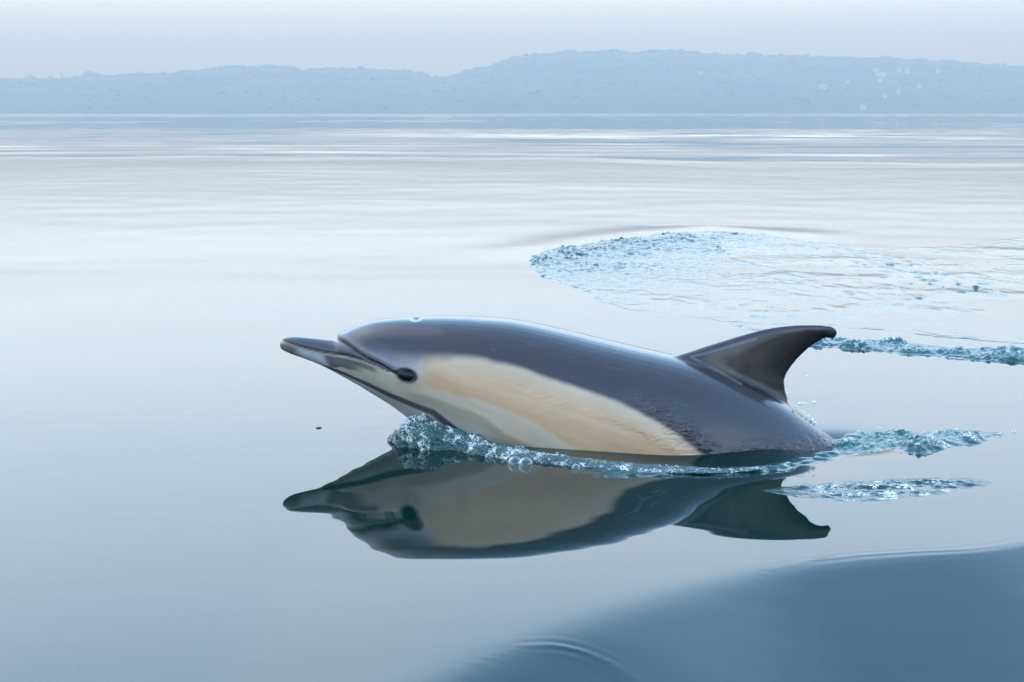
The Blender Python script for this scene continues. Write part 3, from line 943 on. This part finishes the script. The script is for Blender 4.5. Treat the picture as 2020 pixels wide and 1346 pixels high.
# froth: small clear bubbles on the splash, the wake and the foam line
pts = np.stack([X.ravel(), Y.ravel(), Z.ravel()], 1)
pk = pts[rng.choice(len(pts), 260, replace=False)]
pk = pk[pk[:, 2] > 0.001]
rad = 0.0009 + 0.0032 * rng.random(len(pk)) ** 4
fr = scatter_blobs('froth', pk, rad, ICO2, [M_bubble], 0.0)
tag(fr, 'tiny clear bubbles clinging to the splash beside the flank', 'bubbles', kind='stuff')
for V, n, lab, rm in ((WV, 110, 'tiny clear bubbles floating on the wake behind the tail', 0.005), (LV, 120, 'tiny clear bubbles floating on the foam line past the fin', 0.007)):
    pk = V[rng.choice(len(V), n, replace=False)]
    rad = 0.002 + rm * rng.random(len(pk)) ** 3
    fr = scatter_blobs('froth', pk, rad, ICO2, [M_bubble], 0.0)
    tag(fr, lab, 'bubbles', kind='stuff')

# the bubbles big enough to be told apart
bm = bmesh.new()
bmesh.ops.create_uvsphere(bm, u_segments=32, v_segments=20, radius=1)
bmesh.ops.delete(bm, geom=[v for v in bm.verts if v.co.z < -0.05], context='VERTS')
bub_me = bpy.data.meshes.new('bubble'); bm.to_mesh(bub_me); bm.free()
bub_me.polygons.foreach_set('use_smooth', np.ones(len(bub_me.polygons), bool))
bub_me.materials.append(M_bubble)
def bubble(u, v, r, label, z=0.0):
    o = bpy.data.objects.new('bubble', bub_me); C.objects.link(o)
    x, y = ground(u, v)
    o.location = (float(x), float(y), float(sea_h(np.array([x]), np.array([y]))[0]) + z)
    o.scale = (r * PX,) * 3
    tag(o, label, 'bubble', group='big bubbles floating on the water')
for u, v, r, lab in ((1016, 917, 15, 'left one of two large twin bubbles under the cream flank'),
                     (1037, 919, 15, 'right one of two large twin bubbles under the cream flank'),
                     (965, 905, 9, 'clear bubble below the splash left of the twin bubbles'),
                     (1136, 925, 9, 'single clear bubble right of the twin bubbles along the waterline'),
                     (1856, 880, 10, 'clear bubble in the foam of the tail wake')):
    bubble(u, v, r, lab)

# ------------------------------------------------------------------ drops in the air behind the fin
dr_me = mesh_np('water_drop', ICO2[0], ICO2[1], [M_drop]).data
bpy.data.objects.remove(bpy.data.objects['water_drop'])
DROPS = ((1591, 743, 2.6, 'upper of two bright drops floating free in the air right of the fin'),
         (1590, 748, 2.2, 'lower of two bright drops floating free in the air right of the fin'),
         (1553, 776, 2.2, 'tiny drop touching the rear foot of the fin'),
         (1606, 794, 3.4, 'largest drop hanging clear to the right of the fin foot'),
         (1618, 848, 2.4, 'lowest bright drop, just above the wake at the tail'),
         (1576, 797, 3.0, ''), (1582, 796, 2.6, ''), (1588, 796, 2.4, ''), (1571, 803, 2.6, ''),
         (1586, 815, 2.6, ''), (1594, 822, 2.8, ''), (1602, 829, 4.0, ''), (1608, 834, 3.0, ''), (1581, 811, 2.2, ''))
for u, v, r, lab in DROPS:
    o = bpy.data.objects.new('water_drop', dr_me); C.objects.link(o)
    x, z = plane(u, v, Y0 - 0.03)
    o.location = (float(x), Y0 - 0.03, float(z))
    o.scale = (r * PX, r * PX, r * PX * rng.uniform(0.8, 1.2))
    tag(o, lab or 'small bright drop of water strung along the sloping back behind the fin', 'water drop', group='drops flying off behind the fin')
# a drop just breaking the calm water left of the splash
o = bpy.data.objects.new('water_drop', dr_me); C.objects.link(o)
x, y = ground(629, 849)
dm = dr_me.copy(); dm.materials.clear(); dm.materials.append(M_chop); o.data = dm
o.location = (float(x), float(y), 0.003); o.scale = (0.009, 0.008, 0.0055)
tag(o, 'lone drop breaking the calm water left of the splash', 'water drop')

# ------------------------------------------------------------------ houses on the headland
m, nt, b = new_mat('white_render'); b.inputs['Base Color'].default_value = (0.50, 0.49, 0.47, 1); b.inputs['Roughness'].default_value = 0.8; M_wall = m
m, nt, b = new_mat('slate'); b.inputs['Base Color'].default_value = (0.13, 0.13, 0.14, 1); b.inputs['Roughness'].default_value = 0.7; M_slate = m
m, nt, b = new_mat('window_glass'); b.inputs['Base Color'].default_value = (0.05, 0.06, 0.07, 1); b.inputs['Roughness'].default_value = 0.1; M_glass = m

def hill_point(u, v):
    """walk the view ray until it meets the hillside"""
    d = ray(u, v); d = d / d[1]
    for y in np.arange(YS + 5, YR + 60, 2.0):
        x, z = d[0] * y, CAM_H + d[2] * y
        y2 = y - 14 * float(noise3(x / 200, 3.0, 1.0))
        hz = float(hill_h(np.array([x]), np.array([y2]))[0])
        if hz >= z:
            return x, y, hz
    return x, y, hz

def house(u, v, w, hgt, label):
    x, y, z = hill_point(u, v)
    t = empty('house', (x, y - 9, z))
    tag(t, label, 'house', group='white houses scattered over the headland')
    k = y / FPX
    w, hgt = w * k, hgt * k
    dp = 8.0
    box_mesh('wall', (-w / 2, -dp / 2, -4), (w / 2, dp / 2, hgt), [M_wall], t)
    e = 0.4; rh = hgt * 0.45
    rv = [(-w / 2 - e, -dp / 2 - e, hgt + .003), (w / 2 + e, -dp / 2 - e, hgt + .003), (w / 2 + e, dp / 2 + e, hgt + .003), (-w / 2 - e, dp / 2 + e, hgt + .003), (-w / 2 - e, 0, hgt + rh), (w / 2 + e, 0, hgt + rh)]
    mesh_np('roof', rv, [(0, 1, 5, 4), (2, 3, 4, 5), (0, 4, 3), (1, 2, 5), (3, 2, 1, 0)], [M_slate], t, smooth=False)
    nwin = max(2, int(w / 4))
    for i in range(nwin):
        cx = -w / 2 + (i + 0.5) * w / nwin
        box_mesh('window', (cx - 0.5, -dp / 2 - 0.06, hgt * 0.45), (cx + 0.5, -dp / 2 + 0.02, hgt * 0.45 + 1.1), [M_glass], t)
for a in ((1382, 146, 12, 5, 'pale house alone on the middle of the headland slope'),
          (1621, 174, 12, 6, 'white house low on the slope left of the house cluster'),
          (1725, 140, 10, 4, 'small white house topmost in the cluster on the right hillside'),
          (1736, 148, 18, 5, 'long white house, widest in the cluster on the right hillside'),
          (1734, 161, 8, 5, 'small white house just below the long white house'),
          (1771, 140, 6, 6, 'small pale house right of the cluster, nearer the ridge'),
          (1787, 143, 8, 8, 'tall pale house on the upper right hillside'),
          (1769, 183, 4, 8, 'narrow white house standing alone low on the right slope'),
          (1743, 190, 4, 4, 'tiny white house low on the slope below the cluster'),
          (1811, 173, 8, 5, 'lone white house mid slope toward the right edge'),
          (1848, 143, 7, 5, 'faint pale house high on the slope, rightmost near the ridge'),
          (1700, 212, 9, 4, 'low pale building close above the shore'),
          (1670, 164, 6, 4, 'tiny pale house between the low white house and the cluster')):
    house(*a)

# small motor boat under the far shore
x, y = ground(1638, 226); y = 1500.0; x = float(plane(1638, 226, y)[0])
bt = empty('motor_boat', (x, y, 0)); tag(bt, 'small white motor boat on the water under the far shore', 'boat')
L_, Bm = 7.0, 2.4
sec = []
for i in range(15):
    f = i / 14
    hw = Bm / 2 * (1 - max(0, (f - 0.45) / 0.55) ** 2.2) + 0.02
    zt = 1.0 + 0.45 * f ** 2
    sec.append([(-L_ / 2 + L_ * f, -hw, zt), (-L_ / 2 + L_ * f, -hw * 0.75, 0.1), (-L_ / 2 + L_ * f, 0, -0.3), (-L_ / 2 + L_ * f, hw * 0.75, 0.1), (-L_ / 2 + L_ * f, hw, zt)])
v, f = close_tube(np.array(sec))
mesh_np('hull', v, f, [M_wall], bt, smooth=False)
box_mesh('cabin', (-1.6, -0.9, 1.0), (1.2, 0.9, 2.5), [M_wall], bt)
box_mesh('windscreen', (1.203, -0.8, 1.7), (1.24, 0.8, 2.3), [M_glass], bt)
box_mesh('window', (-1.2, -0.93, 1.7), (0.9, -0.903, 2.3), [M_glass], bt)
mesh_np('roof', [(-1.8, -1, 2.503), (1.5, -1, 2.503), (1.5, 1, 2.503), (-1.8, 1, 2.503), (-1.7, -.9, 2.65), (1.3, -.9, 2.65), (1.3, .9, 2.65), (-1.7, .9, 2.65)],
        [(0, 3, 2, 1), (4, 5, 6, 7), (0, 1, 5, 4), (1, 2, 6, 5), (2, 3, 7, 6), (3, 0, 4, 7)], [M_wall], bt, smooth=False)

# two slim trees standing up over the skyline at the left
m, nt, b = new_mat('bark'); b.inputs['Base Color'].default_value = (0.10, 0.08, 0.06, 1); b.inputs['Roughness'].default_value = 0.9; M_bark = m
def slim_tree(u, v, hpx, label):
    x, z = plane(u, v, YR)
    x = float(x); z = float(hill_h(np.array([x]), np.array([YR]))[0])
    t = empty('slim_tree', (x, YR, z)); tag(t, label, 'tree')
    h = hpx * YR / FPX + 6
    ring = np.linspace(0, 2 * math.pi, 8, endpoint=False)
    V = np.stack([np.stack([r_ * np.cos(ring), r_ * np.sin(ring), 0 * ring + zz], 1) for zz, r_ in ((-1, .5), (h * .4, .35), (h * .95, .1))])
    v, f = close_tube(V); mesh_np('trunk', v, f, [M_bark], t)
    n = 26
    zz = rng.uniform(0.35, 1.0, n) * h
    rr = 1.7 * (1.15 - zz / h)
    an = rng.uniform(0, 6.28, n)
    o = scatter_blobs('crown', np.stack([rr * np.cos(an), rr * np.sin(an), zz], 1), rng.uniform(.6, 1.3, n), ICO1, [M_leaf], 0.35)
    o.parent = t
slim_tree(52, 158, 12, 'slim tree rising above the skyline nearest the left edge')
slim_tree(122, 155, 12, 'slim tree rising above the skyline right of the first one')
